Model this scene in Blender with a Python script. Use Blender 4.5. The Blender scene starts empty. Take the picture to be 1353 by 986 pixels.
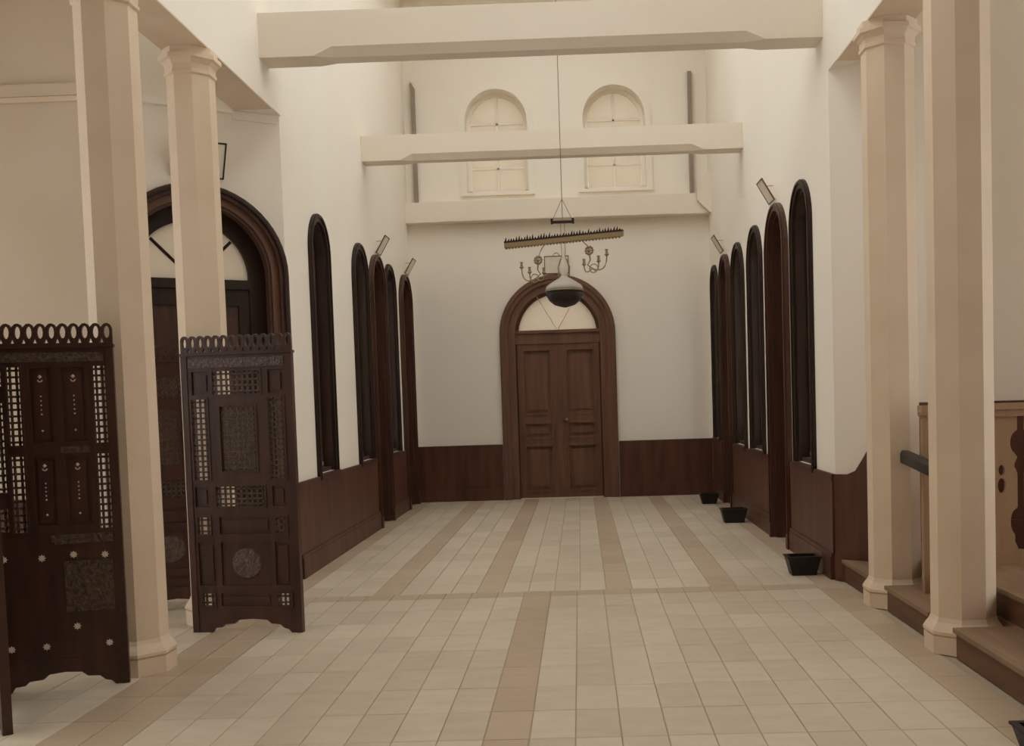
import bpy, bmesh, math, random
from mathutils import Matrix, Vector
from mathutils.geometry import tessellate_polygon
random.seed(7)
R = math.radians
scene = bpy.context.scene
COL = scene.collection

# ------------------------------------------------------------------ camera
cam = bpy.data.cameras.new('camera')
cam_o = bpy.data.objects.new('camera', cam); COL.objects.link(cam_o)
yaw, pitch, roll = 0.0191, -0.0492, -0.0311
fw = Vector((-math.sin(yaw)*math.cos(pitch), math.cos(yaw)*math.cos(pitch), math.sin(pitch)))
rt = Vector((math.cos(yaw), math.sin(yaw), 0)); up = rt.cross(fw)
r2 = math.cos(roll)*rt + math.sin(roll)*up; u2 = -math.sin(roll)*rt + math.cos(roll)*up
mw = Matrix((r2, u2, -fw)).transposed().to_4x4(); mw.translation = (0, 0, 1.5024)
cam_o.matrix_world = mw
cam.sensor_fit = 'HORIZONTAL'; cam.sensor_width = 36; cam.lens = 36
cam.shift_x = -65.4/1353; cam.shift_y = 100.4/1353
cam.clip_start = .05; cam.clip_end = 200
scene.camera = cam_o

# ------------------------------------------------------------------ world (bright overcast sky), exposure
world = bpy.data.worlds.new('overcast_sky'); scene.world = world; world.use_nodes = True
bg = world.node_tree.nodes['Background']
bg.inputs[0].default_value = (.985, 1.0, 1.03, 1); bg.inputs[1].default_value = 1.0
vs = scene.view_settings
vs.view_transform = 'Standard'; vs.look = 'None'; vs.gamma = 1; vs.use_curve_mapping = False
vs.exposure = 2.03
scene.cycles.use_denoising = True
scene.cycles.max_bounces = 12; scene.cycles.diffuse_bounces = 9; scene.cycles.transparent_max_bounces = 16
scene.cycles.caustics_reflective = False; scene.cycles.caustics_refractive = False

def portal(loc, rz, w, h, tilt=90):
    """daylight through a window: light portal lying in the opening, facing the room"""
    d = bpy.data.lights.new('window_daylight', 'AREA'); d.shape = 'RECTANGLE'; d.size = w; d.size_y = h
    d.cycles.is_portal = True
    o = bpy.data.objects.new('window_daylight', d); COL.objects.link(o)
    o.location = loc; o.rotation_euler = (R(tilt), 0, rz)     # tilt 90: looks along local +Y -> rotate to face room
    return o

# ------------------------------------------------------------------ materials
def mat(name, col, rough=.7, col2=None, scale=4., stretch=(1, 1, 1), bump=0., bscale=40., metal=0., spec=.3, detail=5):
    m = bpy.data.materials.new(name); m.use_nodes = True
    nt = m.node_tree; b = nt.nodes['Principled BSDF']
    b.inputs['Roughness'].default_value = rough; b.inputs['Metallic'].default_value = metal
    b.inputs['Specular IOR Level'].default_value = spec
    b.inputs['Base Color'].default_value = (*col, 1)
    if col2 or bump:
        tc = nt.nodes.new('ShaderNodeTexCoord'); mp = nt.nodes.new('ShaderNodeMapping')
        mp.inputs['Scale'].default_value = stretch; nt.links.new(tc.outputs['Object'], mp.inputs['Vector'])
    if col2:
        n = nt.nodes.new('ShaderNodeTexNoise'); n.inputs['Scale'].default_value = scale; n.inputs['Detail'].default_value = detail
        cr = nt.nodes.new('ShaderNodeValToRGB')
        cr.color_ramp.elements[0].position = .3; cr.color_ramp.elements[1].position = .7
        cr.color_ramp.elements[0].color = (*col, 1); cr.color_ramp.elements[1].color = (*col2, 1)
        nt.links.new(mp.outputs[0], n.inputs['Vector']); nt.links.new(n.outputs['Fac'], cr.inputs[0])
        nt.links.new(cr.outputs[0], b.inputs['Base Color'])
    if bump:
        n2 = nt.nodes.new('ShaderNodeTexNoise'); n2.inputs['Scale'].default_value = bscale; n2.inputs['Detail'].default_value = 4
        bp = nt.nodes.new('ShaderNodeBump'); bp.inputs['Strength'].default_value = bump; bp.inputs['Distance'].default_value = .01
        nt.links.new(mp.outputs[0], n2.inputs['Vector']); nt.links.new(n2.outputs['Fac'], bp.inputs['Height'])
        nt.links.new(bp.outputs[0], b.inputs['Normal'])
    return m

PLASTER = mat('plaster', (.855, .80, .71), .85, (.885, .835, .75), .9, bump=.06, bscale=30)
TANWALL_SHADED = mat('tan_shaded_plaster', (.56, .455, .34), .85, (.62, .515, .40), 1.1, bump=.06, bscale=30)  # tan plaster, colour also darkened to stand for dimmer aisle light
CEIL = mat('ceiling_plaster', (.88, .84, .77), .9)
STONE = mat('column_stone', (.67, .535, .395), .75, (.74, .605, .46), 2.2, bump=.08, bscale=60)
BEAM = mat('beam_paint', (.81, .74, .635), .75, (.84, .77, .67), 1.5)
WOOD = mat('dark_wood', (.045, .018, .011), .42, (.085, .034, .019), 3, (6, 6, .6), bump=.1, bscale=12, spec=.4)
WOODG = mat('dark_green_wood', (.024, .014, .010), .5, (.042, .024, .016), 3, (6, 6, .6), spec=.25)
DADO = mat('dado_wood', (.062, .022, .013), .45, (.125, .047, .027), 2.2, (4, 4, .5), bump=.08, bscale=10, spec=.4)
DOORW = mat('door_wood', (.12, .055, .032), .5, (.18, .088, .052), 2.2, (5, 5, .5), bump=.08, bscale=10, spec=.4)
SCREENW = mat('screen_wood', (.034, .013, .009), .4, (.068, .026, .016), 3, (5, 5, .8), bump=.1, bscale=14, spec=.45)
CARVED = mat('carved_wood', (.03, .016, .011), .4, (.12, .075, .05), 42, (1, 1, 1), bump=1.0, bscale=70, spec=.5, detail=2)
LATT = mat('spindle_wood', (.06, .035, .025), .35, (.10, .06, .042), 30, spec=.5)
TREADW = mat('worn_tread', (.20, .125, .075), .5, (.28, .185, .115), 2.5, (5, .6, 5), bump=.08, bscale=10)
STEPW = mat('stair_wood', (.10, .048, .025), .5, (.17, .085, .045), 2.5, (5, .6, 5), bump=.08, bscale=10)
BALU = mat('balustrade_wood', (.31, .19, .105), .55, (.38, .24, .14), 2.5, (5, 5, .6))
BLACK = mat('black_paint', (.012, .011, .010), .45, (.022, .019, .016), 5)
IRON = mat('dark_iron', (.03, .022, .018), .5, metal=.3)
BRASS = mat('aged_brass', (.30, .22, .12), .4, metal=.6)
STEEL = mat('pale_metal', (.55, .50, .42), .35, metal=.5)
INLAY = mat('bone_inlay', (.72, .62, .53), .5)
PAPER = mat('paper', (.86, .80, .70), .8, (.80, .73, .62), 9)
ROPE = mat('cord', (.20, .15, .10), .8)

def floor_mat(name, ca, cb):
    m = bpy.data.materials.new(name); m.use_nodes = True
    nt = m.node_tree; L = nt.links.new; N = nt.nodes.new; b = nt.nodes['Principled BSDF']
    b.inputs['Roughness'].default_value = .42; b.inputs['Specular IOR Level'].default_value = .3
    g = N('ShaderNodeNewGeometry'); oi = N('ShaderNodeObjectInfo'); sm = N('ShaderNodeMath'); sm.operation = 'ADD'
    L(g.outputs['Random Per Island'], sm.inputs[0]); L(oi.outputs['Random'], sm.inputs[1])
    wn = N('ShaderNodeMath'); wn.operation = 'FRACT'; L(sm.outputs[0], wn.inputs[0])
    ns = N('ShaderNodeTexNoise'); ns.inputs['Scale'].default_value = 5; ns.inputs['Detail'].default_value = 6
    mp = N('ShaderNodeMapping'); mp.inputs['Scale'].default_value = (1, 2.2, 1)
    L(g.outputs['Position'], mp.inputs[0]); L(mp.outputs[0], ns.inputs['Vector'])
    ad = N('ShaderNodeMath'); ad.operation = 'MULTIPLY_ADD'; ad.inputs[1].default_value = .36
    L(wn.outputs['Value'], ad.inputs[0]); 
    ms = N('ShaderNodeMath'); ms.operation = 'MULTIPLY'; ms.inputs[1].default_value = .55; L(ns.outputs['Fac'], ms.inputs[0])
    L(ms.outputs[0], ad.inputs[2])
    cr = N('ShaderNodeValToRGB'); cr.color_ramp.elements[0].color = (*ca, 1); cr.color_ramp.elements[1].color = (*cb, 1)
    cr.color_ramp.elements[0].position = .1; cr.color_ramp.elements[1].position = .85
    L(ad.outputs[0], cr.inputs[0]); L(cr.outputs[0], b.inputs['Base Color'])
    return m
TILE = floor_mat('tile_pale', (.50, .42, .31), (.69, .60, .475))
BAND = floor_mat('tile_band', (.42, .32, .22), (.55, .435, .315))
GROUT = mat('floor_joint', (.44, .36, .26), .9)

def glass_mat(name, frosted):
    m = bpy.data.materials.new(name); m.use_nodes = True
    nt = m.node_tree; nt.nodes.clear(); N = nt.nodes.new; L = nt.links.new
    out = N('ShaderNodeOutputMaterial'); mx = N('ShaderNodeMixShader')
    if frosted:
        a = N('ShaderNodeBsdfTranslucent'); a.inputs[0].default_value = (.60, .54, .45, 1)
        c = N('ShaderNodeBsdfDiffuse'); c.inputs[0].default_value = (.66, .60, .52, 1); mx.inputs[0].default_value = .55
    else:
        a = N('ShaderNodeBsdfTransparent'); a.inputs[0].default_value = (.92, .92, .90, 1)
        c = N('ShaderNodeBsdfGlossy'); c.inputs['Roughness'].default_value = .05; mx.inputs[0].default_value = .06
    L(a.outputs[0], mx.inputs[1]); L(c.outputs[0], mx.inputs[2]); L(mx.outputs[0], out.inputs[0])
    return m
SHADE = mat('milky_lamp_glass', (.80, .76, .68), .12); SHADE.node_tree.nodes['Principled BSDF'].inputs['Alpha'].default_value = .5
GLASS = glass_mat('clear_glass', False); FROST = glass_mat('frosted_glass', True)

# ------------------------------------------------------------------ mesh helpers
class MB:
    def __init__(s): s.v = []; s.f = []
    def add(s, vs, fs):
        n = len(s.v); s.v += [tuple(v) for v in vs]; s.f += [tuple(i+n for i in f) for f in fs]; return s
    def box(s, x0, x1, y0, y1, z0, z1):
        return s.add([(x0,y0,z0),(x1,y0,z0),(x1,y1,z0),(x0,y1,z0),(x0,y0,z1),(x1,y0,z1),(x1,y1,z1),(x0,y1,z1)],
                     [(0,3,2,1),(4,5,6,7),(0,1,5,4),(1,2,6,5),(2,3,7,6),(3,0,4,7)])
    def prism(s, poly, y0, y1):            # convex polygon in XZ, extruded along Y
        n = len(poly)
        return s.add([(x,y0,z) for x,z in poly]+[(x,y1,z) for x,z in poly],
                     [tuple(range(n)), tuple(range(2*n-1,n-1,-1))]+[(i,(i+1)%n,n+(i+1)%n,n+i) for i in range(n)])
    def plate(s, loops, a0, a1, plane='XZ'):   # outline with holes, given a thickness
        flat = [p for l in loops for p in l]
        tri = tessellate_polygon([[Vector((x, z, 0)) for x, z in l] for l in loops]); n = len(flat)
        P = (lambda x, z, a: (x, a, z)) if plane == 'XZ' else (lambda x, y, a: (x, y, a))
        fs = [tuple(t) for t in tri]+[tuple(i+n for i in reversed(t)) for t in tri]; k = 0
        for l in loops:
            m = len(l); fs += [(k+i, k+(i+1)%m, n+k+(i+1)%m, n+k+i) for i in range(m)]; k += m
        return s.add([P(x, z, a0) for x, z in flat]+[P(x, z, a1) for x, z in flat], fs)
    def rings(s, rings, closed=False):     # loft of equal rings
        n = len(rings[0]); vs = [p for r in rings for p in r]; fs = []
        for i in range(len(rings)-1):
            fs += [(i*n+j, i*n+(j+1)%n, (i+1)*n+(j+1)%n, (i+1)*n+j) for j in range(n)]
        fs += [tuple(range(n-1,-1,-1)), tuple((len(rings)-1)*n+j for j in range(n))]
        return s.add(vs, fs)
    def lathe(s, prof, n=12, c=(0,0), rot=0.):
        return s.rings([[(c[0]+r*math.cos(rot+2*math.pi*k/n), c[1]+r*math.sin(rot+2*math.pi*k/n), z) for k in range(n)] for r, z in prof])
    def tube(s, pts, r, n=6):
        pts = [Vector(p) for p in pts]; rs = []
        for i, p in enumerate(pts):
            d = (pts[min(i+1,len(pts)-1)]-pts[max(i-1,0)]).normalized()
            a = Vector((0,0,1)) if abs(d.z) < .9 else Vector((1,0,0))
            u = d.cross(a).normalized(); w = d.cross(u); rr = r[i] if isinstance(r, (list, tuple)) else r
            rs.append([tuple(p+u*rr*math.cos(2*math.pi*k/n)+w*rr*math.sin(2*math.pi*k/n)) for k in range(n)])
        return s.rings(rs)
    def octa(s, x, y, z, r, ry=None):
        ry = ry or r
        return s.add([(x-r,y,z),(x+r,y,z),(x,y-ry,z),(x,y+ry,z),(x,y,z-r),(x,y,z+r)],
                     [(0,2,4),(2,1,4),(1,3,4),(3,0,4),(2,0,5),(1,2,5),(3,1,5),(0,3,5)])
    def arch(s, ri, ro, z0, zs, y0, y1, n=20, cx=0):   # arched band (a frame without a bottom)
        pi_ = [(-ri, z0), (-ri, zs)]+[(-ri*math.cos(math.pi*k/n), zs+ri*math.sin(math.pi*k/n)) for k in range(1, n)]+[(ri, zs), (ri, z0)]
        po_ = [(-ro, z0), (-ro, zs)]+[(-ro*math.cos(math.pi*k/n), zs+ro*math.sin(math.pi*k/n)) for k in range(1, n)]+[(ro, zs), (ro, z0)]
        return s.rings([[(cx+a[0],y0,a[1]),(cx+b[0],y0,b[1]),(cx+b[0],y1,b[1]),(cx+a[0],y1,a[1])] for a, b in zip(pi_, po_)])
    def mesh(s, name):
        me = bpy.data.meshes.new(name); me.from_pydata(s.v, [], s.f)
        bm = bmesh.new(); bm.from_mesh(me); bmesh.ops.recalc_face_normals(bm, faces=bm.faces); bm.to_mesh(me); bm.free()
        return me
    def build(s, name, m, parent=None, smooth=False):
        me = s.mesh(name); me.materials.append(m)
        if smooth:
            for p in me.polygons: p.use_smooth = True
        o = bpy.data.objects.new(name, me); COL.objects.link(o)
        if parent: o.parent = parent
        return o
def half_disc(r, zs, n=20, cx=0): return [(cx+r*math.cos(math.pi*k/n), zs+r*math.sin(math.pi*k/n)) for k in range(n+1)]
def tag(o, label=None, cat=None, group=None, kind=None):
    if label: o['label'] = label
    if cat: o['category'] = cat
    if group: o['group'] = group
    if kind: o['kind'] = kind
    return o
def empty(name, loc, rz=0.):
    o = bpy.data.objects.new(name, None); COL.objects.link(o); o.location = loc; o.rotation_euler = (0, 0, rz)
    o.empty_display_size = .1
    return o
def copy_tree(o, parent=None):
    c = o.copy(); COL.objects.link(c); c.parent = parent
    for ch in list(o.children): copy_tree(ch, c)
    return c
def place(o, loc, rz=0.): o.location = loc; o.rotation_euler = (0, 0, rz); return o

# ------------------------------------------------------------------ plan of the place
XL, XR, FY = -2.484, 2.0, 15.4          # hall walls, far wall
CLX, CLY, CLA = XL, 8.80, R(33)         # left splayed wall starts here
CRX, CRY, CRA = XR, 8.10, R(-35)        # right splayed wall
CH = 1.55                               # length of the splayed walls
LEX, LEY = CLX-CH*math.cos(CLA), CLY-CH*math.sin(CLA)
REX, REY = CRX+CH*math.cos(CRA), CRY+CH*math.sin(CRA)
WX0, WX1, BY = -6.2, 5.8, -3.0          # aisle outer walls, rear wall
HZ, AZ, T = 7.6, 5.15, .35              # hall ceiling, aisle ceiling, wall thickness
SOF = 3.976                             # underside of the arcade beams

def wall(name, loc, rz, bands, t=T, label=None, m_=None):
    """bands: (x0,x1,z0,z1,[(cx,half width,zbottom,zspring or None,ztop)])"""
    m = MB()
    t_all = t
    for x0, x1, z0, z1, ops, *tt in bands:
        x = x0; t = tt[0] if tt else t_all
        for cx, r, zb, zs, zt in sorted(ops):
            if cx-r > x: m.box(x, cx-r, 0, t, z0, z1)
            if zb > z0: m.box(cx-r, cx+r, 0, t, z0, zb)
            if zs is None: m.box(cx-r, cx+r, 0, t, zt, z1)
            else:
                n = 16
                for k in range(n):
                    a, b = math.pi*k/n, math.pi*(k+1)/n
                    m.prism([(cx-r*math.cos(a), zs+r*math.sin(a)), (cx-r*math.cos(b), zs+r*math.sin(b)), (cx-r*math.cos(b), z1), (cx-r*math.cos(a), z1)], 0, t)
            x = cx+r
        if x < x1: m.box(x, x1, 0, t, z0, z1)
    o = place(m.build(name, m_ or PLASTER), loc, rz); tag(o, label, 'wall' if label else None, kind='structure'); return o

TOP = 3.35                               # crown of every arch
# (centre Y, outer width, is door)
LEFT = [(9.93, .74, 0), (11.78, .80, 0), (12.73, .88, 1), (13.62, .74, 0), (14.78, .88, 1)]
RIGHT = [(9.12, .79, 0), (10.20, .96, 1), (11.49, .86, 0), (12.73, .92, 0), (13.75, .78, 1), (14.86, .66, 0)]
WZ = .86
def hole(c, w, d):
    r = w/2-.07
    return (c, r, 0 if d else WZ, TOP-w/2, 0)
wall('wall_left', (XL, CLY, 0), R(90), [(.55, FY-CLY+T, 0, 4.9, [hole(c-CLY, w, d) for c, w, d in LEFT]), (.55, FY-CLY+T, 4.9, HZ, []), (0, .55, 0, HZ, [], .02)],
     label='tall cream left hall wall with slim arched windows and doors')
wall('wall_right', (XR, FY, 0), R(-90), [(-T, FY-CRY, 0, 4.9, [hole(FY-c, w, d) for c, w, d in RIGHT]), (-T, FY-CRY, 4.9, HZ, [])],
     label='tall cream right hall wall with slim arched windows and doors')
DX, DR = -.302, .865                     # far door
wall('wall_back', (0, FY, 0), 0, [(XL-T, XR+T, 0, 4.3, [(DX, DR-.07, 0, TOP-DR, 0)]),
     (XL-T, XR+T, 4.3, HZ, [(-1.12, .46, 4.6, 5.65, 0), (.63, .46, 4.6, 5.65, 0)])], label='far end wall with the arched double door in the middle')
wall('wall_left_splay', (CLX, CLY, 0), CLA, [(-CH, 0, 0, AZ+.2, [(-.72, .66, 0, TOP-.73, 0)])], label='splayed cream wall around the wide dark archway')
wall('wall_right_splay', (CRX, CRY, 0), CRA, [(0, CH, 0, AZ+.2, [])], label='splayed cream wall behind the right columns')
wall('wall_left_aisle', (0, LEY, 0), 0, [(WX0-T, LEX, 0, AZ+.2, [])], label='shade-toned tan aisle wall behind the carved screen at the left edge', m_=TANWALL_SHADED)
wall('wall_right_aisle', (0, REY, 0), 0, [(REX, WX1+T, 0, AZ+.2, [])], label='shade-toned tan aisle wall above the stair balustrade', m_=TANWALL_SHADED)
AW = [(3.45, 1.15, .8, 3.0, 0), (5.95, 1.15, .8, 3.0, 0)]    # aisle windows (Y, half width, ...)
wall('wall_left_outer', (WX0, 0, 0), R(90), [(BY-T, LEY+T, 0, AZ+.2, AW)], m_=TANWALL_SHADED)
wall('wall_right_outer', (WX1, 0, 0), R(-90), [(-REY-T, -BY+T, 0, AZ+.2, [(-c, r, a, b, d) for c, r, a, b, d in AW])], m_=TANWALL_SHADED)
wall('wall_rear', (0, BY, 0), R(180), [(-WX1-T, -WX0+T, 0, HZ, [])], m_=TANWALL_SHADED)
# arcade walls over the columns, with unseen clerestory windows added for light
CW = [(c, .55, 5.5, 6.5, 0) for c in (5.2, 7.2)]
AT = .32
wall('wall_left_arcade', (XL+.02, 0, 0), R(90), [(BY-T, CLY, SOF, HZ, CW)], t=AT, label='cream wall carried by the two left columns')
wall('wall_right_arcade', (XR, 0, 0), R(-90), [(-CRY, -BY+T, SOF, HZ, [(-c, r, a, b, d) for c, r, a, b, d in CW])], t=AT, label='cream wall carried by the two right columns')
SX0, SX1, SY0, SY1 = -1.44, .96, 3.2, 14.0          # unseen glazed roof light, added to brighten the hall
for nm, x0, x1, y1, lab in (('trim_90', XL+.02-AT, XL+.02, CLY-.26, 'tan painted soffit over the left columns'), ('trim_91', XR, XR+AT, CRY-.26, 'tan painted soffit over the right columns')):
    tag(MB().box(x0, x1, BY, y1, SOF-.012, SOF-.0005).build(nm, STONE), lab, 'soffit', kind='structure')
tag(MB().plate([[(XL-T-.1, BY-T), (XR+T+.1, BY-T), (XR+T+.1, FY+T), (XL-T-.1, FY+T)], [(SX0, SY0), (SX1, SY0), (SX1, SY1), (SX0, SY1)]], HZ, HZ+.2, 'XY').build('ceiling', CEIL), kind='structure')
sk = empty('window_0', (SX0, SY0, HZ)); tag(sk, kind='structure')
w_, l_ = SX1-SX0, SY1-SY0
for k in range(7): MB().box(.001, w_-.001, l_*k/6-.03 if 0 < k < 6 else (0.001 if k == 0 else l_-.06), l_*k/6+.03 if 0 < k < 6 else (.06 if k == 0 else l_-.001), .05, .13).build('glazing_bar', BEAM, sk)
for k in range(4): MB().box(w_*k/3-.025 if 0 < k < 3 else (.001 if k == 0 else w_-.05), w_*k/3+.025 if 0 < k < 3 else (.05 if k == 0 else w_-.001), .001, l_-.001, .131, .17).build('glazing_bar', BEAM, sk)
for k in range(6):
    for j in range(3): MB().box(w_*j/3+.002, w_*(j+1)/3-.002, l_*k/6+.002, l_*(k+1)/6-.002, .171, .178).build('pane', GLASS, sk)
portal(((SX0+SX1)/2, (SY0+SY1)/2, HZ+.19), 0, w_, l_, tilt=0)
m = MB(); m.box(WX0-T, XL-.2, BY-T, 9.3, AZ, AZ+.2); tag(m.build('ceiling_left_aisle', CEIL), kind='structure')
m = MB(); m.box(XR+.2, WX1+T, BY-T, 8.6, AZ, AZ+.2); tag(m.build('ceiling_right_aisle', CEIL), kind='structure')

# portals
for c, w, d in LEFT:
    if not d: portal((XL-.30, c, 2.1), R(-90), w-.16, 2.4)
for c, w, d in RIGHT:
    if not d: portal((XR+.30, c, 2.1), R(90), w-.16, 2.4)
for x in (-1.12, .63): portal((x, FY+.30, 5.36), R(180), .92, 1.6)
portal((DX, FY+.3, 2.8), R(180), 1.2, .7)
portal((CLX-.72*math.cos(CLA)-.3*math.sin(CLA), CLY-.72*math.sin(CLA)+.3*math.cos(CLA), 2.8), CLA+R(180), 1.1, .8)
for c, r, a, b, d in AW:
    portal((WX0-.3, c, 2.57), R(-90), 2.3, 3.4); portal((WX1+.3, c, 2.57), R(90), 2.3, 3.4)
for c, r, a, b, d in CW:
    portal((XL-.27, c, 6.28), R(-90), 1.1, 1.6); portal((XR+.29, c, 6.28), R(90), 1.1, 1.6)

# ------------------------------------------------------------------ floor of cement tiles
P, PL = .205, .41
slab = MB().box(WX0-T, WX1+T, BY-T, FY+T, -.25, -.006).build('floor', GROUT)
tag(slab, 'pale cement tile floor with tan bands running down the hall', 'floor', kind='structure')
spots = []                               # (x, y, sx, sy, is band)
def free(x, y):
    if x < XL-.02:                       # left aisle side of the splayed wall
        if x < LEX: return y < LEY-.08
        return y < CLY-(XL-x)*math.tan(-CLA)*-1-.12
    return True
y = 7.75-PL/2; rows = []
while y > BY: rows.append(y); y -= PL
for yy in rows:
    for k in range(-28, 12):
        spots.append((-.37+P*k, yy+(PL/2 if k % 2 and yy < 7.4 else 0)*0, P, PL, k in (0, -9, -10, 11)))
for k in range(-28, 12): spots.append((-.37+P*k, 7.75+P/2, P, P, True))
for j in range(1, 6):
    for k in range(-28, -10):
        x, yy = -.37+P*k, 7.75+P*(j+.5)
        if x < -2.5 and free(x, yy): spots.append((x, yy, P, P, k == -11))
nr, nc = 18, 22; py, px = (FY-7.955)/nr, (XR-XL)/nc
for j in range(nr):
    for i in range(nc):
        spots.append((XL+px*(i+.5), 7.955+py*(j+.5), px, py, i in (0, 4, 8, 13, 17, 21)))
def tile_mesh(sx, sy):
    a, b, g = sx/2-.0022, sy/2-.0022, .003
    m = MB(); m.rings([[(-a,-b,-.012),(a,-b,-.012),(a,b,-.012),(-a,b,-.012)], [(-a,-b,-.002),(a,-b,-.002),(a,b,-.002),(-a,b,-.002)],
                       [(-a+g,-b+g,0),(a-g,-b+g,0),(a-g,b-g,0),(-a+g,b-g,0)]]); return m
def shown(s):
    x, y = s[0], s[1]
    return y > 4.25 and -.60*y < x < .44*y and not (x < -2.3 and y < 5.2)
vis = sorted([s for s in spots if shown(s) and s[1] < 7.74], key=lambda s: s[1])
near = set(vis[:298])
tm = tile_mesh(P, PL).mesh('floor_tile'); tm.materials.append(TILE)
tb = tile_mesh(P, PL).mesh('floor_tile_band'); tb.materials.append(BAND)
rest = {False: MB(), True: MB()}
for s in spots:
    if s in near:
        o = bpy.data.objects.new('tile', tb if s[4] else tm); COL.objects.link(o); o.parent = slab
        o.location = (s[0], s[1], random.uniform(-.0012, 0)); o.rotation_euler = (random.uniform(-.003, .003), random.uniform(-.003, .003), 0)
    else:
        t = tile_mesh(s[2], s[3]); rest[s[4]].add([(v[0]+s[0], v[1]+s[1], v[2]) for v in t.v], t.f)
tag(rest[False].build('pale_tiles', TILE, slab), kind='stuff'); tag(rest[True].build('band_tiles', BAND, slab), kind='stuff')

# ------------------------------------------------------------------ tie beams across the hall
def tie_beam(y0, y1, z0, z1, label, ch=.07):
    b = .001; x0, x1 = XL+b, XR-b
    def sec(x, c): return [(x,y0,z0+c),(x,y0+c*.8,z0),(x,y1-c*.8,z0),(x,y1,z0+c),(x,y1,z1),(x,y0,z1)]
    m = MB(); m.rings([sec(x0,.002), sec(x0+.45,.002), sec(x0+.60,ch), sec(x1-.60,ch), sec(x1-.45,.002), sec(x1,.002)])
    o = m.build('ceiling_beam', BEAM); tag(o, label, 'beam', kind='structure'); return o
tie_beam(8.24, 8.50, 4.28, 4.63, 'nearest pale tie beam across the top of the hall')
tie_beam(12.17, 12.42, 4.363, 4.66, 'middle pale tie beam crossing behind the lamp cord')
o = tie_beam(15.18, 15.395, 4.15, 4.445, 'farthest pale tie beam set against the end wall', ch=.01)
for x, s in ((XR, -1),):
    MB().plate([[(x, 4.15), (x-.02, 4.15), (x-.20, 4.33), (x-.20, 4.46), (x-.04, 4.74), (x, 4.74)]], 15.10, 15.17).build('bracket', BEAM, o)
# slim dark posts standing on the farthest beam
for x, t, lab in ((-2.335, (0, .10), 'slim dark upright post at the left of the end wall'), (1.755, (.10, 0), 'slim dark upright post at the right of the end wall')):
    m = MB(); m.plate([[(x-.028, 4.446), (x+.028, 4.446), (x+.028, 6.15+t[1]*-1+.1), (x-.028, 6.15-t[0]*-1*0+.1-t[1]*0-(.1 if t[1] == 0 and t[0] else 0)*0)]], 15.33, 15.39)
    tag(m.build('wall_post', mat('post_grey', (.30, .25, .20), .7)), lab, 'post')

# ------------------------------------------------------------------ windows
nwin = [0]; ndoor = [0]
def make_window(loc, rz, w, label, simple=False, wood=None):
    nwin[0] += 1; wd = wood or WOODG
    e = empty('window_%d' % nwin[0], loc, rz); tag(e, label, 'window', kind='structure')
    r = w/2; zs = TOP-r; ri = r-.07
    MB().arch(ri-.005, r, WZ-.03, zs, -.028, .001).build('casing', wd, e)
    MB().arch(r-.035, r-.012, WZ-.03, zs, -.042, -.027).build('bead', wd, e)
    MB().arch(ri-.03, ri-.001, WZ, zs, .001, .26).build('lining', wd, e)
    MB().arch(ri-.06, ri-.03, WZ, zs, .10, .26).build('stop', WOOD, e)
    # sash
    rs = ri-.06
    MB().arch(rs-.055, rs, WZ+.16, zs, .27, .315).build('sash', wd, e)
    g = rs-.055
    MB().box(-.018, .018, .275, .31, WZ+.2, zs+g-.004).build('mullion', wd, e)
    lev = [WZ+.2+(zs-WZ-.2)*k/3 for k in range(4)]
    for z in lev: MB().box(-g, g, .275, .31, z-.014, z+.014).build('glazing_bar', wd, e)
    for k in range(3):
        for s in (-1, 1):
            a, b = sorted((s*.019, s*(g-.001))); MB().box(a, b, .290, .295, lev[k]+.015, lev[k+1]-.015).build('pane', GLASS, e)
    for s in (-1, 1):
        q = [(s*.019, zs+.015)]+[(s*max(.019, g*math.cos(a)), zs+.015+(g-.02)*math.sin(a)) for a in [math.pi/2*k/8 for k in range(9)]]
        MB().prism(q, .290, .295).build('pane', GLASS, e)
    # stepped sill with low louvre
    sl = MB(); sl.box(-r, r, -.05, .27, WZ-.055, WZ-.001).build('sill', WOOD, e)
    for k in range(3): MB().box(-rs, rs, .02+.07*k, .27, WZ+.05*k, WZ+.05*k+.04).build('sill_step', BALU if k == 1 else WOOD, e)
    # bolt rod with knobs on the far side of the sash
    side = -1 if abs(rz-R(-90)) < .01 else 1
    b = MB(); b.tube([(side*(rs-.03), .235, WZ+.75), (side*(rs-.03), .235, zs+.1)], .009).build('bolt_rod', STEEL, e)
    for z in (WZ+.75, WZ+1.3, zs+.06):
        MB().lathe([(.008, z-.03), (.022, z-.015), (.024, z+.01), (.01, z+.03)], 8, (side*(rs-.03), .225)).build('bolt_knob', STEEL, e)
    return e
ll = ['nearest slim arched window on the left wall', 'second arched window on the left wall, against the first door', None,
      'narrow arched window between the two left wall doors']
for (c, w, d), lab in zip(LEFT, ll+[None]):
    if not d: make_window((XL, c, 0), R(90), w, lab)
rl = ['nearest slim arched window on the right wall, beside the column', None, 'arched window just past the nearer right wall door',
      'arched window just before the farther right wall door', None, 'farthest arched window on the right wall, at the corner']
for (c, w, d), lab in zip(RIGHT, rl):
    if not d: make_window((XR, c, 0), R(-90), w, lab)
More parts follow.
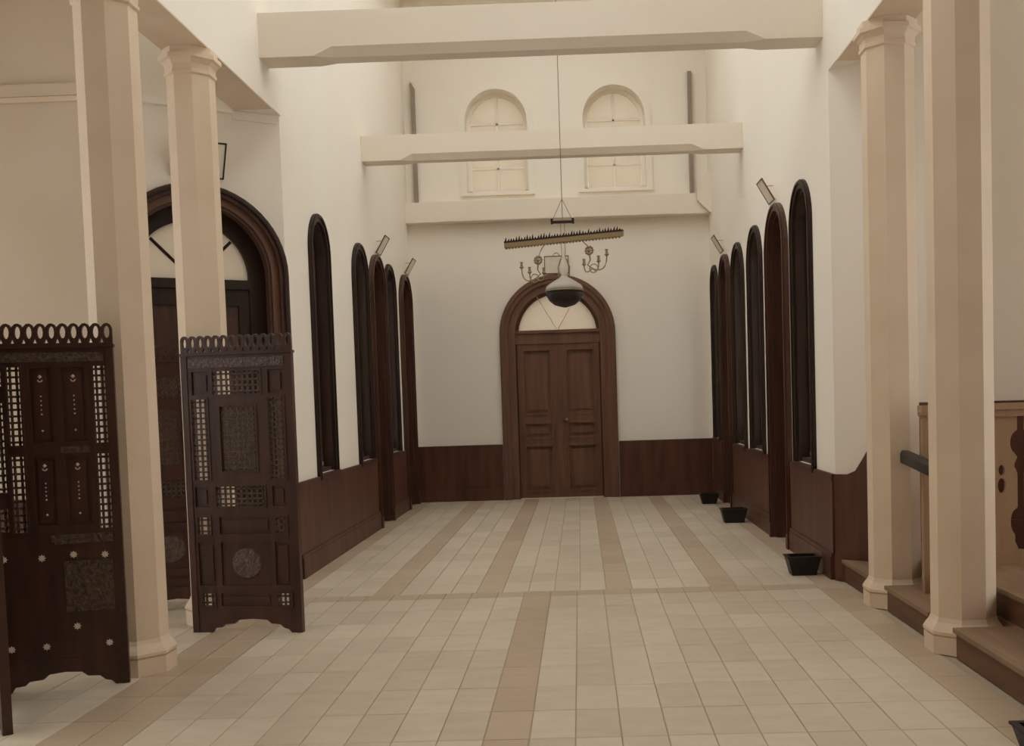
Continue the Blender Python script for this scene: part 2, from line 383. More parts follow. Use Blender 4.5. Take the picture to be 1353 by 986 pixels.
def white_window(loc, rz, r, zb, zs, label, cols=2, rows_=3, m=None):
    m = m or PLASTER
    nwin[0] += 1
    e = empty('window_%d' % nwin[0], loc, rz); tag(e, label, 'window' if label else None, kind='structure')
    MB().arch(r-.001, r+.09, zb, zs, -.03, .001).build('casing', m, e)
    MB().box(-r-.09, r+.09, -.05, .2, zb-.05, zb-.001).build('sill', m, e)
    f = MB().arch(r-.06, r-.001, zb, zs, .2, .25); f.box(-r+.001, r-.001, .2, .25, zb, zb+.06); f.build('frame', m, e)
    g = r-.06
    for k in range(1, cols):
        x = -g+2*g*k/cols; MB().box(x-.015, x+.015, .21, .24, zb+.06, zs+math.sqrt(g*g-x*x)-.005).build('mullion', m, e)
    for k in range(1, rows_+1):
        z = zb+.06+(zs-zb-.06)*k/rows_; MB().box(-g, g, .21, .24, z-.014, z+.014).build('glazing_bar', m, e)
    for j in range(rows_):
        for k in range(cols):
            MB().box(-g+2*g*k/cols+.001, -g+2*g*(k+1)/cols-.001, .223, .227, zb+.06+(zs-zb-.06)*j/rows_, zb+.06+(zs-zb-.06)*(j+1)/rows_).build('pane', FROST if label else GLASS, e)
    MB().prism(half_disc(g, zs), .223, .227).build('fan_pane', FROST if label else GLASS, e)
white_window((-1.12, FY, 0), 0, .46, 4.6, 5.65, 'faint arched window high on the end wall, left of the cord')
white_window((.63, FY, 0), 0, .46, 4.6, 5.65, 'faint arched window high on the end wall, right of the cord')
for c, r, a, b, d in AW:
    white_window((WX0, c, 0), R(90), r, a, b, None, 4, 4); white_window((WX1, c, 0), R(-90), r, a, b, None, 4, 4)
for c, r, a, b, d in CW:  # added clerestory windows, out of view
    white_window((XL+.02, c, 0), R(90), r, a, b, None); white_window((XR, c, 0), R(-90), r, a, b, None)

# ------------------------------------------------------------------ doors
def panel(e, x0, x1, z0, z1, y, m, parent_name='panel'):
    p = MB().box(x0+.02, x1-.02, y-.004, y+.012, z0+.02, z1-.02).build('panel', m, e)
    f = MB().plate([[(x0,z0),(x1,z0),(x1,z1),(x0,z1)], [(x0+.028,z0+.028),(x1-.028,z0+.028),(x1-.028,z1-.028),(x0+.028,z1-.028)]], y-.014, y+.004)
    f.build('panel_moulding', m, e)
def side_door(loc, rz, w, label):
    ndoor[0] += 1
    e = empty('door_%d' % ndoor[0], loc, rz); tag(e, label, 'door', kind='structure')
    r = w/2; zs = TOP-r; ri = r-.07
    MB().arch(ri-.005, r, 0, zs, -.045, .001).build('casing', WOOD, e)
    MB().arch(r-.035, r-.012, .14, zs, -.062, -.044).build('bead', WOOD, e)
    for s in (-1, 1):
        a, b = sorted((s*(ri-.012), s*(r+.008))); MB().box(a, b, -.066, -.0455, 0, .14).build('plinth_block', WOOD, e)
    MB().arch(ri-.03, ri-.001, 0, zs, .001, .24).build('lining', WOOD, e)
    MB().arch(ri-.06, ri-.03, 0, zs, .10, .24).build('stop', WOOD, e)
    g = ri-.033
    MB().box(-g, g, .20, .26, zs-.06, zs+.02).build('transom', WOOD, e)
    MB().prism(half_disc(g, zs+.02), .22, .245).build('tympanum', WOODG, e)
    for s in (-1, 1):
        a, b = sorted((s*.003, s*g)); lf = MB().box(a, b, .21, .25, .012, zs-.065).build('door_leaf', WOOD, e)
        for z0, z1 in ((.15, .85), (1.0, zs-.2)): panel(lf, a+.05, b-.05, z0, z1, .208, WOOD)
        if s == 1: MB().lathe([(.006, 1.0), (.022, 1.015), (.022, 1.035), (.006, 1.05)], 8, (.05, .18)).build('knob', BRASS, lf)
    return e
dl = {2: 'dark arched door on the left wall between two windows', 4: 'dark arched door on the left wall at the far corner'}
for i, (c, w, d) in enumerate(LEFT):
    if d: side_door((XL, c, 0), R(90), w, dl[i])
dr = {1: 'nearer dark arched door on the right wall', 4: 'farther dark arched door on the right wall'}
for i, (c, w, d) in enumerate(RIGHT):
    if d: side_door((XR, c, 0), R(-90), w, dr[i])

# far double door with fanlight
ndoor[0] += 1
e = empty('door_%d' % ndoor[0], (DX, FY, 0)); tag(e, 'brown arched double door with pale fanlight in the far wall', 'door', kind='structure')
zs = TOP-DR
MB().arch(.74, DR, 0, zs, -.06, .001, 28).build('casing', DOORW, e)
MB().arch(.80, .845, .16, zs, -.085, -.059, 28).build('bead', DOORW, e)
MB().arch(.635, .742, 0, zs, -.02, .16, 28).build('frame', DOORW, e)
MB().arch(.590, .66, 0, zs, .1125, .2, 28).build('stop', DOORW, e)
MB().box(-.634, .634, .03, .15, 2.33, 2.53).build('transom', DOORW, e)
MB().box(-.62, .62, -.01, .2, 0, .011).build('threshold', STONE, e)
MB().box(-.62, .62, .1105, .19, 2.27, 2.329).build('head_stop', DOORW, e)
MB().box(-.634, .634, -.0, .03, 2.49, 2.535).build('transom_moulding', DOORW, e)
MB().prism(half_disc(.64, 2.48, 28), .135, .143).build('fanlight_pane', FROST, e)
for a in (60, 120):
    MB().tube([(0, .115, 2.54), (.6*math.cos(R(a)), .115, 2.53+.6*math.sin(R(a)))], .008).build('glazing_bar', BEAM, e)
for s in (-1, 1):
    a, b = sorted((s*.004, s*.614)); pa, pb = sorted((s*.12, s*.53)); ps = ((.12, .80), (.92, 1.14), (1.28, 2.24))
    lf = MB().plate([[(a, .012), (b, .012), (b, 2.329), (a, 2.329)]]+[[(pa, z0), (pb, z0), (pb, z1), (pa, z1)] for z0, z1 in ps], .05, .11).build('door_leaf', DOORW, e)
    for z0, z1 in ps:
        MB().box(pa+.0005, pb-.0005, .085, .10, z0+.0005, z1-.0005).build('panel', DOORW, lf)
        MB().box(pa+.06, pb-.06, .068, .0845, z0+.06, z1-.06).build('raised_field', DOORW, lf)
        MB().plate([[(pa-.02, z0-.02), (pb+.02, z0-.02), (pb+.02, z1+.02), (pa-.02, z1+.02)], [(pa+.008, z0+.008), (pb-.008, z0+.008), (pb-.008, z1-.008), (pa+.008, z1-.008)]], .034, .0495).build('panel_moulding', DOORW, lf)
    if s == 1:
        MB().box(-.03, .03, .03, .0495, .02, 2.31).build('meeting_strip', DOORW, lf)
        MB().lathe([(.01, 1.16), (.03, 1.175), (.03, 1.20), (.01, 1.215)], 10, (.09, .03)).build('knob', BRASS, lf)

# wide archway with double door in the left splayed wall
ndoor[0] += 1
AR = .73; zs = TOP-AR
e = empty('door_%d' % ndoor[0], (CLX-.72*math.cos(CLA), CLY-.72*math.sin(CLA), 0), CLA)
tag(e, 'wide dark archway with glazed fanlight behind the second left column', 'door', kind='structure')
MB().arch(.655, AR, 0, zs, -.05, .001, 28).build('casing', WOOD, e)
MB().arch(.685, .705, .14, zs, -.08, -.049, 28).build('bead', WOODG, e)
MB().arch(.60, .659, 0, zs, .001, .30, 28).build('lining', DOORW, e)
MB().arch(.575, .60, 0, zs, .02, .05, 28).build('bead', WOOD, e)
MB().arch(.46, .60, 0, zs, .20, .30, 28).build('inner_frame', WOODG, e)
MB().box(-.46, .46, .20, .30, 2.52, 2.60).build('transom', WOODG, e)
MB().box(-.46, .46, .275, .30, 2.44, 2.519).build('head_stop', WOODG, e)
MB().prism(half_disc(.53, 2.58, 24), .245, .25).build('fanlight_pane', FROST, e)
for a in (45, 135):
    MB().tube([(0, .235, 2.60), (.46*math.cos(R(a)), .235, 2.60+.46*math.sin(R(a)))], .014).build('glazing_bar', WOODG, e)
for s in (-1, 1):
    a, b = sorted((s*.003, s*.459)); lf = MB()
    lf.plate([[(a,.012),(b,.012),(b,2.515),(a,2.515)], [(a+.09,1.25),(b-.09,1.25),(b-.09,2.38),(a+.09,2.38)]], .22, .27)
    lf = lf.build('door_leaf', WOODG, e)
    MB().box(a+.09, b-.09, .243, .248, 1.25, 2.38).build('panel', WOOD, lf)
    MB().box(a+.09, b-.09, .23, .262, 1.80, 1.83).build('glazing_bar', WOODG, lf)
    panel(lf, a+.08, b-.08, .15, 1.10, .218, WOODG)

# ------------------------------------------------------------------ dado panelling (wainscot)
ntrim = [0]
DZ = .84
def dado(loc, rz, x0, x1, label=None):
    ntrim[0] += 1
    o = place(MB().box(x0, x1, -.028, -.0005, 0, DZ).build('trim_%d' % ntrim[0], DADO), loc, rz)
    tag(o, label, 'wainscot' if label else None, kind='structure')
    if DZ > 0: MB().box(x0, x1, -.032, -.0285, DZ-.05, DZ-.012).build('cap_rail', DADO, o)
    b = MB(); b.prism([(x0, .0), (x1, .0), (x1, .18), (x0, .18)], -.05, -.0285); b.box(x0, x1, -.042, -.0285, .18, .21); b.build('baseboard', DADO, o)
    return o
def gaps(a, b, ds):
    out = []; x = a
    for c, w in sorted(ds): out.append((x, c-w/2-.012)); x = c+w/2+.012
    out.append((x, b)); return [(p, q) for p, q in out if q-p > .03]
ls = gaps(CLY, FY-.05, [(c, w) for c, w, d in LEFT if d])
names = ['red-brown wainscot along the left wall behind the carved screen', 'red-brown wainscot below the narrow window between the left doors', 'last bit of wainscot at the far left corner']
for (a, b), n in zip(ls, names): dado((XL, 0, 0), R(90), a, b, n)
rs_ = gaps(-FY+.05, -CRY, [(-c, w) for c, w, d in RIGHT if d])
names = ['red-brown wainscot at the far right corner', 'red-brown wainscot under the two middle windows of the right wall', 'red-brown wainscot under the nearest window of the right wall']
for (a, b), n in zip(rs_, names): dado((XR, 0, 0), R(-90), a, b, n)
dado((0, FY, 0), 0, XL+.03, DX-DR-.012, 'dark wainscot left of the far double door'); dado((0, FY, 0), 0, DX+DR+.012, XR-.03, 'dark wainscot right of the far double door')
dado((0, LEY, 0), 0, WX0, LEX-.02)
# ramped dado behind the stairs
ntrim[0] += 1
o = MB().plate([[(0, .0), (0, DZ), (.10, DZ), (.17, DZ+.03), (.24, DZ+.14), (.42, 1.32), (.50, 1.39), (CH, 1.39), (CH, 0)]], -.028, -.0005).build('trim_%d' % ntrim[0], DADO)
place(o, (CRX, CRY, 0), CRA); tag(o, 'dark wainscot curving up behind the right columns', 'wainscot', kind='structure')
MB().plate([[(.0, .0), (.0, .21), (.30, .52), (CH, .55), (CH, 0)]], -.045, -.0285).build('skirting', DADO, o)
ntrim[0] += 1
o = place(MB().box(REX, WX1, -.03, -.0005, 0, 1.39).build('trim_%d' % ntrim[0], DADO), (0, REY, 0)); tag(o, kind='structure')
MB().box(REX, WX1, -.045, -.0305, 1.33, 1.385).build('cap_rail', WOOD, o)
# cornice line of the left aisle
ntrim[0] += 1
o = place(MB().box(WX0, LEX+.03, -.05, -.0005, SOF-.03, SOF+.06).build('trim_%d' % ntrim[0], TANWALL_SHADED), (0, LEY, 0)); tag(o, 'tan cornice band high on the left aisle wall', 'cornice', kind='structure')
MB().box(WX0, LEX+.02, -.03, -.0005, SOF-.07, SOF-.031).build('cornice_bed', STONE, o)
ntrim[0] += 1
o = place(MB().box(-CH+.01, -.40, -.05, -.0005, SOF-.03, SOF+.06).build('trim_%d' % ntrim[0], PLASTER), (CLX, CLY, 0), CLA); tag(o, 'tan cornice band above the wide archway', 'cornice', kind='structure')
MB().box(-.40, -.03, -.02, -.0005, SOF-.075, SOF-.003).build('bearing_pad', PLASTER, o)

# ------------------------------------------------------------------ octagonal columns
def column(x, y, h, label):
    e = empty('column', (x, y, 0)); tag(e, label, 'column', 'octagonal columns')
    k = 1/math.cos(math.pi/8); ro = math.pi/8
    L = lambda prof: MB().lathe([((h+r)*k, z) for r, z in prof], 8, rot=ro)
    L([(.036, 0), (.036, .10)]).build('plinth', STONE, e)
    L([(.030, .1005), (.040, .112), (.040, .128), (.028, .15), (.010, .175), (.001, .20)]).build('base_moulding', STONE, e)
    L([(.0, .2005), (-.002, 3.78)]).build('shaft', STONE, e)
    L([(-.001, 3.7805), (.010, 3.79), (.010, 3.81), (.004, 3.815), (.006, 3.85), (.026, 3.875), (.042, 3.885), (.042, 3.915), (.020, 3.92), (.020, SOF-.0125)]).build('capital', STONE, e)
    return e
CLC, CRC = -2.62, 2.155
column(CLC+.005, 5.86, .158, 'nearer left octagonal column beside the inlaid screen')
column(CLC, 7.15, .150, 'farther left octagonal column with moulded capital, behind the lattice screen')
column(CRC, 5.84, .162, 'nearer right octagonal column at the stair edge')
column(CRC, 7.11, .162, 'farther right octagonal column with moulded capital')

# ------------------------------------------------------------------ stairs and balustrade on the right
st = empty('staircase', (2.02, 5.0, 0)); tag(st, 'low dark wooden steps rising to the right behind the columns', 'stairs')
def chx(off): return [(CRX+.03+off, CRY-.06-off*.72), (REX-.04, REY-.07), (WX1-.02, REY-.07), (WX1-.02, 2.6)]
def notch(y, e, x): return [(x, y-e), (CRC+e, y-e), (CRC+e, y+e), (x, y+e)]
def tread(x, z0, z1, notches):
    l = [(x, 2.6)]
    for yy in notches: l += notch(yy, .206, x)
    l += [(x, CRY-.03-(x-CRX)*.70-.03)]+[(REX-.04, REY-.07), (WX1-.02, REY-.07), (WX1-.02, 2.6)]
    return MB().plate([[(a-2.02, b-5.0) for a, b in l]], z0, z1, 'XY')
tread(2.04, 0.001, .145, (5.84, 7.11)).build('riser', STEPW, st)
tread(2.02, .1455, .172, (5.84, 7.11)).build('tread', TREADW, st)
tread(2.375, .1725, .315, ()).build('riser', STEPW, st)
tread(2.365, .3155, .342, ()).build('tread', TREADW, st)

BYY = 6.62
bl = empty('balustrade', (2.19, BYY, 0)); tag(bl, 'tan flat-sawn wooden balustrade with pierced boards on the stair landing', 'balustrade')
MB().box(.15, 2.9, -.03, .03, .3425, .43).build('bottom_rail', BALU, bl)
t = MB(); t.box(-.01, 2.9, -.045, .045, 1.345, 1.385); t.box(.0, 2.9, -.032, .032, 1.30, 1.344); t.build('top_rail', BALU, bl)
MB().box(0, .05, -.025, .025, .173, 1.30).build('newel_post', BALU, bl)
MB().lathe([(.03, 1.30), (.048, 1.325), (.048, 1.345), (.03, 1.36)], 8, (.025, 0)).build('newel_cap', BALU, bl)
def bump(z, zc, h, d):
    q = abs(z-zc)/h
    return d*math.sqrt(max(0, 1-q*q))
zz = [.43+(.87)*k/40 for k in range(41)]
def edge(z): return .100-bump(z, 1.13, .075, .045)-bump(z, .985, .035, .02)-bump(z, .62, .09, .045)-bump(z, .50, .03, .02)
outline = [(edge(z), z) for z in zz]+[(-edge(z), z) for z in reversed(zz)]
h1 = [(.02*math.cos(2*math.pi*k/12), .955+.035*math.sin(2*math.pi*k/12)) for k in range(12)]
h2 = [(.026*math.cos(2*math.pi*k/12), .855+.05*math.sin(2*math.pi*k/12)) for k in range(12)]
bmesh_ = MB().plate([outline, h1, h2], -.012, .012).mesh('baluster_board'); bmesh_.materials.append(BALU)
for k in range(11):
    o = bpy.data.objects.new('baluster_board', bmesh_); COL.objects.link(o); o.parent = bl; o.location = (.255+.25*k, 0, 0)
hr = MB(); hr.tube([(2.182, 6.945, 1.04), (2.118, 6.50, 1.025), (2.075, 6.045, 1.01)], .001)
hr = MB(); d = Vector((2.075-2.182, 6.05-6.945, 0)).normalized(); n_ = Vector((-d.y, d.x, 0))
a, b = Vector((2.182, 6.94, 1.04)), Vector((2.085, 6.045, 1.01))
hr.rings([[tuple(p+n_*x+Vector((0, 0, z))) for x, z in ((-.03, -.04), (.03, -.04), (.03, .02), (.018, .042), (-.018, .042), (-.03, .02))] for p in (a, b)])
tag(hr.build('handrail', BLACK), 'dark handrail fixed between the two right columns', 'handrail')

# ------------------------------------------------------------------ black troughs on the floor
def trough(x, y, w, d, h, label):
    e = empty('trough', (x, y, 0)); tag(e, label, 'trough', 'black troughs along the right side')
    a, b, f = w/2-.035, d/2-.02, 1
    def ring(a, b, z): return [(-a,-b,z),(a,-b,z),(a,b,z),(-a,b,z)]
    MB().rings([ring(a, b, 0), ring(w/2, d/2, h), ring(w/2-.018, d/2-.018, h), ring(a-.015, b-.015, .02)]).build('body', BLACK, e)
    r = MB(); r.plate([[(-w/2-.008,-d/2-.008),(w/2+.008,-d/2-.008),(w/2+.008,d/2+.008),(-w/2-.008,d/2+.008)], [(-w/2+.02,-d/2+.02),(w/2-.02,-d/2+.02),(w/2-.02,d/2-.02),(-w/2+.02,d/2-.02)]], h+.0005, h+.012, 'XY')
    r.build('rim', IRON, e)
trough(1.79, 8.39, .265, .18, .145, 'black trough against the right wall beside the column, the largest of three in a line')
trough(1.755, 11.93, .29, .20, .15, 'black trough by the right wall, middle one down the hall')
trough(1.735, 14.05, .25, .20, .13, 'black trough by the right wall, farthest down the hall')
trough(1.825, 4.06, .20, .20, .115, 'black trough at the bottom right corner below the stair edge')

# ------------------------------------------------------------------ framed placards over the doors
def placard(loc, rz, label, lean=30, frame=None, w=.28, h=.25, ring=True):
    e = empty('placard', loc, rz); tag(e, label, 'placard', 'framed placards over the doors'); t = math.tan(R(lean))
    c, s = math.cos(R(lean)), math.sin(R(lean))
    def sl(m): m.v = [(x, y*c-z*s-.012, z*c+y*s) for x, y, z in m.v]; return m
    fm = frame or DOORW; b_ = .011
    sl(MB().plate([[(-w/2,0),(w/2,0),(w/2,h),(-w/2,h)], [(-w/2+b_,b_),(w/2-b_,b_),(w/2-b_,h-b_),(-w/2+b_,h-b_)]], -.010, .004)).build('frame', fm, e)
    sl(MB().box(-w/2+b_-.001, w/2-b_+.001, -.005, .002, b_-.001, h-b_+.001)).build('sheet', PAPER, e)
    if ring: sl(MB().tube([(.045*math.cos(math.pi*k/8), -.006, h+.042*math.sin(math.pi*k/8)) for k in range(9)], .005)).build('hanging_ring', fm, e)
    MB().tube([(0, -h*s*.75-.004, h*c*.75), (0, -.001, h*c*.75)], .003, 4).build('hanging_wire', ROPE, e)
placard((XL, 12.90, TOP+.03), R(90), 'small framed placard leaning out above the left wall door nearer the camera', ring=False)
placard((XL, 15.0, TOP+.03), R(90), 'small framed placard leaning out above the left wall door at the far corner', ring=False)
placard((XR, 10.40, TOP+.05), R(-90), 'small framed placard leaning out above the nearer right wall door', ring=False)
placard((XR, 14.0, TOP+.06), R(-90), 'small framed placard leaning out above the farther right wall door', ring=False)
placard((DX+.02, FY, TOP+.015), 0, 'small framed placard with hanging ring above the far double door', lean=14, w=.365, h=.265)
placard((CLX-.70*math.cos(CLA), CLY-.70*math.sin(CLA), TOP+.05), CLA, 'black framed placard above the wide archway', frame=BLACK, w=.42, h=.30, ring=False)

# ------------------------------------------------------------------ hanging lamp with slanting crest board
LX, LY = -.125, 11.0
e = empty('hanging_lamp', (LX, LY, 2.47)); tag(e, 'ornate hanging oil lamp under a crested board with candle branches', 'lamp')
def zz_(m): m.v = [(x, y, z-2.47) for x, y, z in m.v]; return m
zz_(MB().tube([(.0, 0, HZ-.001), (0, 0, 3.41)], .0045, 6)).build('cord', ROPE, e)
b = MB(); b.box(-.11, .11, -.015, .015, 3.365, 3.39)
b.box(-.125, -.10, -.02, .02, 3.36, 3.415); b.box(.10, .125, -.02, .02, 3.36, 3.415); zz_(b).build('spreader_bar', IRON, e)
for s in (-1, 1):
    zz_(MB().tube([(s*.10, 0, 3.41), (0, 0, 3.62)], .003, 4)).build('wire', ROPE, e)
    zz_(MB().tube([(s*.02, 0, 3.37), (s*.02, 0, 2.98)], .003, 4)).build('wire', ROPE, e)
th = R(-16); ct, s_t = math.cos(th), math.sin(th)
def rotz(m, tilt=.022):
    m.v = [(x*ct-y*s_t, x*s_t+y*ct, z+tilt*x) for x, y, z in m.v]; return zz_(m)
bw = .66
rotz(MB().box(-bw, bw, -.02, .02, 3.165, 3.215)).build('crest_board', BRASS, e)
rotz(MB().box(-bw, bw, -.025, .025, 3.216, 3.232)).build('crest_rail', IRON, e)
c = MB(); k = 0; x = -bw
while x < bw-.03:
    hgt = random.uniform(.02, .05); c.prism([(x, 3.2325), (x+.022, 3.2325), (x+.016+random.uniform(-.006, .006), 3.2325+hgt)], -.008, .008); x += .031
tag(rotz(c).build('crest_spikes', IRON, e), kind='stuff')
c = MB(); x = -bw
while x < bw-.03:
    c.prism([(x, 3.1645), (x+.034, 3.1645), (x+.025, 3.148), (x+.009, 3.148)], -.006, .006); x += .036
tag(rotz(c).build('fringe', BRASS, e), kind='stuff')
# lamp body
zz_(MB().lathe([(.012, 3.10), (.016, 3.0), (.035, 2.95), (.05, 2.90), (.045, 2.85), (.03, 2.82), (.05, 2.79), (.12, 2.75), (.18, 2.71), (.20, 2.68), (.20, 2.655)], 20)).build('shade', SHADE, e, True)
zz_(MB().lathe([(.207, 2.655), (.21, 2.648), (.207, 2.64)], 20)).build('collar', BRASS, e, True)
zz_(MB().lathe([(.20, 2.6395), (.195, 2.60), (.165, 2.545), (.11, 2.50), (.05, 2.482), (.012, 2.472)], 20)).build('bowl', IRON, e, True)
for s in (-1, 1):
    zz_(MB().tube([(s*.055, 0, 2.80), (s*.06, 0, 2.90), (s*.03, 0, 2.99)], .008, 6)).build('chimney_strut', BRASS, e)
# candle branches with rosettes hanging from the board
for s in (-1, 1):
    x0 = s*.285; dz = .03 if s > 0 else -.02
    br = rotz(MB().tube([(s*.21, 0, 3.16), (s*.25, 0, 3.11+dz*.3), (x0, 0, 3.05+dz)], .006, 5)).build('chain', BRASS, e)
    ro = MB()
    for k in range(10):
        a = 2*math.pi*k/10; ro.octa(x0+.038*math.cos(a), 0, 3.02+dz+.038*math.sin(a), .017, .01)
    ro.octa(x0, -.005, 3.02+dz, .03, .014); rotz(ro).build('rosette', BRASS, e)
    stem = [(x0, 0, 2.985+dz), (x0+s*.01, 0, 2.92+dz), (x0-s*.02, 0, 2.87+dz), (x0+s*.03, 0, 2.83+dz)]
    rotz(MB().tube(stem, .008, 6)).build('stem', BRASS, e)
    for j, (ex, ez) in enumerate(((.10, .0), (.19, .06), (-.06, -.02))):
        p = [(x0+s*.03, 0, 2.83+dz)]+[(x0+s*(.03+(ex-.03)*math.sin(math.pi/2*k/6)), 0, 2.83+dz-.04*math.sin(math.pi*k/6)+(ez+.05)*(k/6)**2) for k in range(1, 7)]
        arm = rotz(MB().tube(p, .007, 6)).build('candle_arm', BRASS, e)
        q = p[-1]
        rotz(MB().lathe([(.006, q[2]), (.026, q[2]+.02), (.016, q[2]+.03), (.013, q[2]+.065), (.02, q[2]+.075)], 8, (q[0], 0))).build('candle_cup', BRASS, arm)
    rotz(MB().tube([(x0+s*(.045+.045*math.cos(2*math.pi*k/14)), 0, 2.83+dz+.045*math.sin(2*math.pi*k/14)) for k in range(15)], .006, 5)).build('scroll', BRASS, e)

# ------------------------------------------------------------------ carved lattice screens
def lattice(x0, x1, z0, z1, pitch, diag=False):
    m = MB(); nx = max(2, round((x1-x0)/pitch)); nz = max(2, round((z1-z0)/pitch)); ax, az = (x1-x0)/nx, (z1-z0)/nz
    t = .006
    for i in range(nx):
        x = x0+ax*(i+.5); m.box(x-t, x+t, -t, t, z0, z1)
    for j in range(nz):
        z = z0+az*(j+.5); m.box(x0, x1, -t, t, z-t, z+t)
    for i in range(nx):
        for j in range(nz):
            x, z = x0+ax*(i+.5), z0+az*(j+.5); m.octa(x, 0, z, min(ax, az)*.46, .014)
    if diag:
        for i in range(nx):
            for j in range(nz):
                x, z = x0+ax*i, z0+az*j
                for s in (0, 1):
                    p, q = ((x, z), (x+ax, z+az)) if s else ((x+ax, z), (x, z+az))
                    d = Vector((q[0]-p[0], q[1]-p[1])).normalized()*t*.9; nn = (-d.y, d.x)
                    m.prism([(p[0]+nn[0], p[1]+nn[1]), (q[0]+nn[0], q[1]+nn[1]), (q[0]-nn[0], q[1]-nn[1]), (p[0]-nn[0], p[1]-nn[1])], -.004, .004)
    return m
def rect(c): return [(c[0], c[2]), (c[1], c[2]), (c[1], c[3]), (c[0], c[3])]
def screen(loc, rz, W, cells, label, carved=(), stars=(), aprons=None, H=1.86, inlay=False):
    """local origin: middle of the foot line; x across, -y towards the room"""
    e = empty('carved_screen', loc, rz); tag(e, label, 'screen', 'carved lattice screens')
    X = lambda u: (u-.5)*W
    sw = .055
    for s in (0, 1):
        a, b = (X(0), X(0)+sw*W) if s == 0 else (X(1)-sw*W, X(1))
        MB().box(a, b, -.022, .022, 0, H).build('stile', SCREENW, e)
    a, b = X(0)+sw*W+.0005, X(1)-sw*W-.0005
    cc = [(X(c[0]), X(c[1]), c[2], c[3], c[4]) for c in cells]
    MB().plate([[(a, .165), (b, .165), (b, H-.001), (a, H-.001)]]+[rect(c) for c in cc], -.016, .016).build('frame_board', SCREENW, e)
    # apron with scalloped opening between the feet
    u0, u1 = .20, .90
    pts = [(a, .0), (X(u0)-.02, 0), (X(u0), .03), (X(u0)+.05, .035), (X(u0)+.07, .055), (X(u0)+.14, .06), (X(u0)+.17, .085), (X(.55), .092), (X(u1)-.17, .085), (X(u1)-.14, .06), (X(u1)-.08, .055), (X(u1)-.05, .03), (X(u1)-.02, .022), (X(u1), 0), (b, 0), (b, .1645), (a, .1645)]
    MB().plate([pts], -.015, .015).build('apron', SCREENW, e)
    # crest of pierced scallops
    n = round(W/.054); pw = W/n; out = []; holes = []
    MB().box(X(0)-.006, X(1)+.006, -.028, .028, H+.0005, H+.018).build('crest_rail', SCREENW, e)
    z = H+.0185
    out = [(X(1), z), (X(1), z+.085)]
    for k in range(n-1, -1, -1):
        xc = X(0)+pw*(k+.5)
        for j in range(5):
            t = math.pi*j/5+.15; out.append((xc+pw*.46*math.cos(t), z+.088+.027*math.sin(t)))
    out += [(X(0), z+.085), (X(0), z)]
    for k in range(n):
        xc = X(0)+pw*(k+.5)
        holes.append([(xc+pw*.27*math.cos(2*math.pi*j/10), z+.066+.034*math.sin(2*math.pi*j/10)) for j in range(10)])
        if k: holes.append([(xc-pw*.5-.010, z+.008), (xc-pw*.5+.010, z+.008), (xc-pw*.5, z+.036)])
    MB().plate([out]+holes, -.012, .012).build('crest', SCREENW, e)
    for c in cc:
        k = c[4]
        if k in 'lL':
            tag(lattice(c[0], c[1], c[2], c[3], .036, k == 'L').build('lattice', LATT, e), kind='stuff')
            MB().plate([[(c[0]-.012, c[2]-.012), (c[1]+.012, c[2]-.012), (c[1]+.012, c[3]+.012), (c[0]-.012, c[3]+.012)], rect(c)], -.021, -.0165).build('lattice_bead', SCREENW, e)
        else:
            p = MB().box(c[0]+.0005, c[1]-.0005, -.004, .008, c[2]+.0005, c[3]-.0005).build('panel', SCREENW, e)
            if k == 'c':
                xm, zm, rr = (c[0]+c[1])/2, (c[2]+c[3])/2, min(c[1]-c[0], c[3]-c[2])*.36
                o = MB().lathe([(rr, 0), (rr*.94, .006), (rr*.3, .010)], 16).build('boss', CARVED, e); o.location = (xm, -.0045, zm); o.rotation_euler = (R(90), 0, 0)
            if k in 'pc' and c[1]-c[0] > .09:
                MB().box(c[0]+.022, c[1]-.022, -.011, -.0045, c[2]+.022, c[3]-.022).build('raised_field', SCREENW, e) if k == 'p' else None
            if k == 'i':     # inlaid panel: bone dots down the middle
                MB().box(c[0]+.016, c[1]-.016, -.010, -.0045, c[2]+.02, c[3]-.02).build('raised_field', SCREENW, e)
                xm = (c[0]+c[1])/2; hh = c[3]-c[2]
                m = MB(); m.octa(xm, -.011, c[3]-hh*.12, .011, .005)
                m.rings([[(xm+.014*math.cos(math.pi+math.pi*q/6)*(1 if w else .6), yv, c[3]-hh*.16+.014*math.sin(math.pi+math.pi*q/6)*(1 if w else .6)) for w, yv in ((1, -.013), (0, -.013), (0, -.010), (1, -.010))] for q in range(7)])
                for q in range(5): m.octa(xm, -.011, c[2]+hh*(.38+.06*q), .005+.001*(q == 0), .004)
                m.octa(xm, -.011, c[2]+hh*.16, .007, .004)
                tag(m.build('bone_inlay', INLAY, e), kind='stuff')
    for c in carved:
        MB().box(X(c[0]), X(c[1]), -.021, -.0165, c[2], c[3]).build('carved_strip', CARVED, e)
    for u, z in stars:
        m = MB(); q = []
        for k in range(16):
            rr = .021 if k % 2 == 0 else .012; q.append((X(u)+rr*math.cos(2*math.pi*k/16), z+rr*math.sin(2*math.pi*k/16)))
        m.plate([q], -.021, -.0165); m.build('bone_star', INLAY, e)
    return e
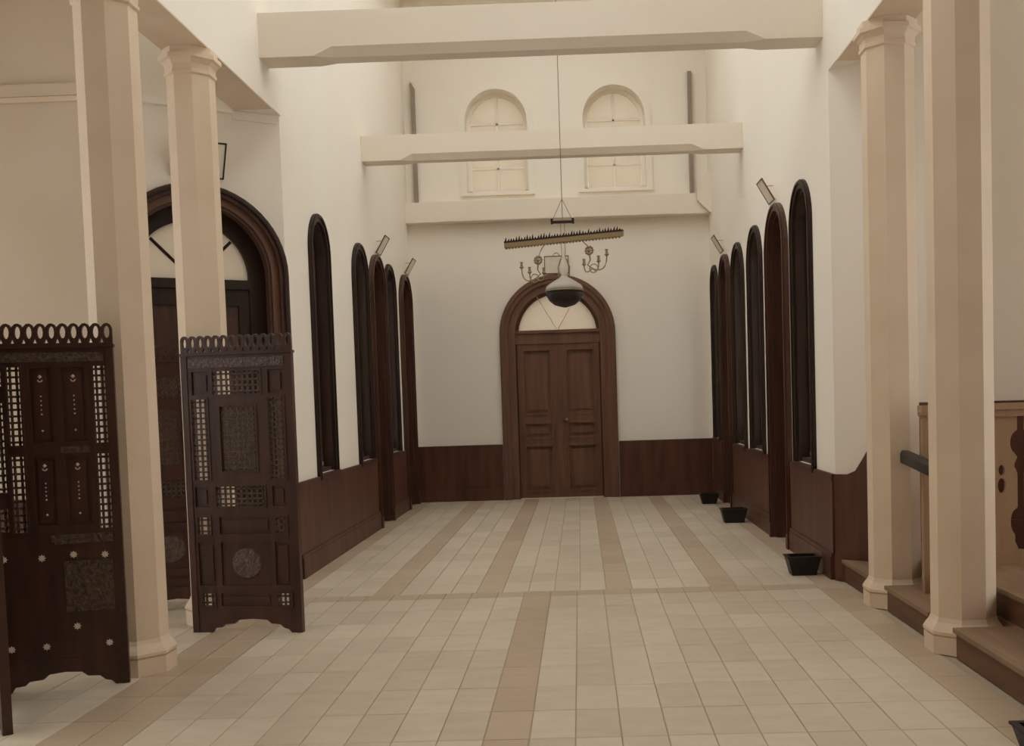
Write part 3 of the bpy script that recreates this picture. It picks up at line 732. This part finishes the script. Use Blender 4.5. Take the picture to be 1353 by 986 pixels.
cells2 = [(.09, .25, 1.60, 1.755, 'p'), (.28, .71, 1.60, 1.755, 'l'), (.78, .92, 1.60, 1.755, 'p'),
          (.08, .22, 1.03, 1.57, 'l'), (.335, .655, 1.085, 1.52, 'L'), (.775, .91, 1.03, 1.57, 'l'),
          (.075, .205, .85, .985, 'p'), (.27, .71, .85, .985, 'l'), (.78, .905, .85, .985, 'p'),
          (.085, .2, .665, .78, 'l'), (.285, .75, .665, .78, 'p'), (.79, .895, .665, .78, 'l'),
          (.08, .24, .32, .61, 'p'), (.29, .74, .32, .61, 'c'), (.78, .92, .32, .61, 'p'),
          (.10, .21, .18, .265, 'l'), (.27, .74, .18, .265, 'p'), (.785, .91, .18, .265, 'l')]
def put(a, b, cells, label, **k):
    a, b = Vector(a), Vector(b); d = b-a
    return screen(((a.x+b.x)/2, (a.y+b.y)/2, 0), math.atan2(d.y, d.x), d.length, cells, label, **k)
put((-2.652, 6.825), (-1.885, 6.735), cells2, 'dark wooden screen with square lattice panels in front of the second column', carved=[(.07, .93, 1.78, 1.84)])
put((-3.45, 7.50), (-2.745, 7.64), cells2, 'dark lattice screen glimpsed between the two left columns')
cells1 = [(.07, .22, 1.66, 1.76, 'l'), (.07, .22, 1.09, 1.57, 'l'), (.07, .22, .88, 1.0, 'l'),
          (.255, .345, 1.34, 1.76, 'l'), (.255, .345, .87, 1.28, 'l'),
          (.41, .555, 1.35, 1.755, 'i'), (.63, .79, 1.35, 1.755, 'i'), (.41, .555, .90, 1.27, 'i'), (.63, .79, .90, 1.27, 'i'),
          (.85, .935, 1.34, 1.76, 'l'), (.85, .935, .87, 1.28, 'l')]
sL = (-3.236, 5.385)
put(sL, (-2.552, 5.60), cells1, 'dark inlaid screen with bone stars at the left edge, before the first column',
    carved=[(.07, .93, 1.785, 1.835), (.60, .80, 1.29, 1.325), (.50, .93, .795, .845), (.58, .92, .42, .70)],
    stars=[(.17, .73), (.43, .725), (.65, .735), (.87, .725), (.19, .24), (.43, .24), (.65, .34), (.87, .235)])
put((-2.735, 4.70), (sL[0]+.01, sL[1]-.06), cells1, 'dark screen seen edge-on at the lower left corner')
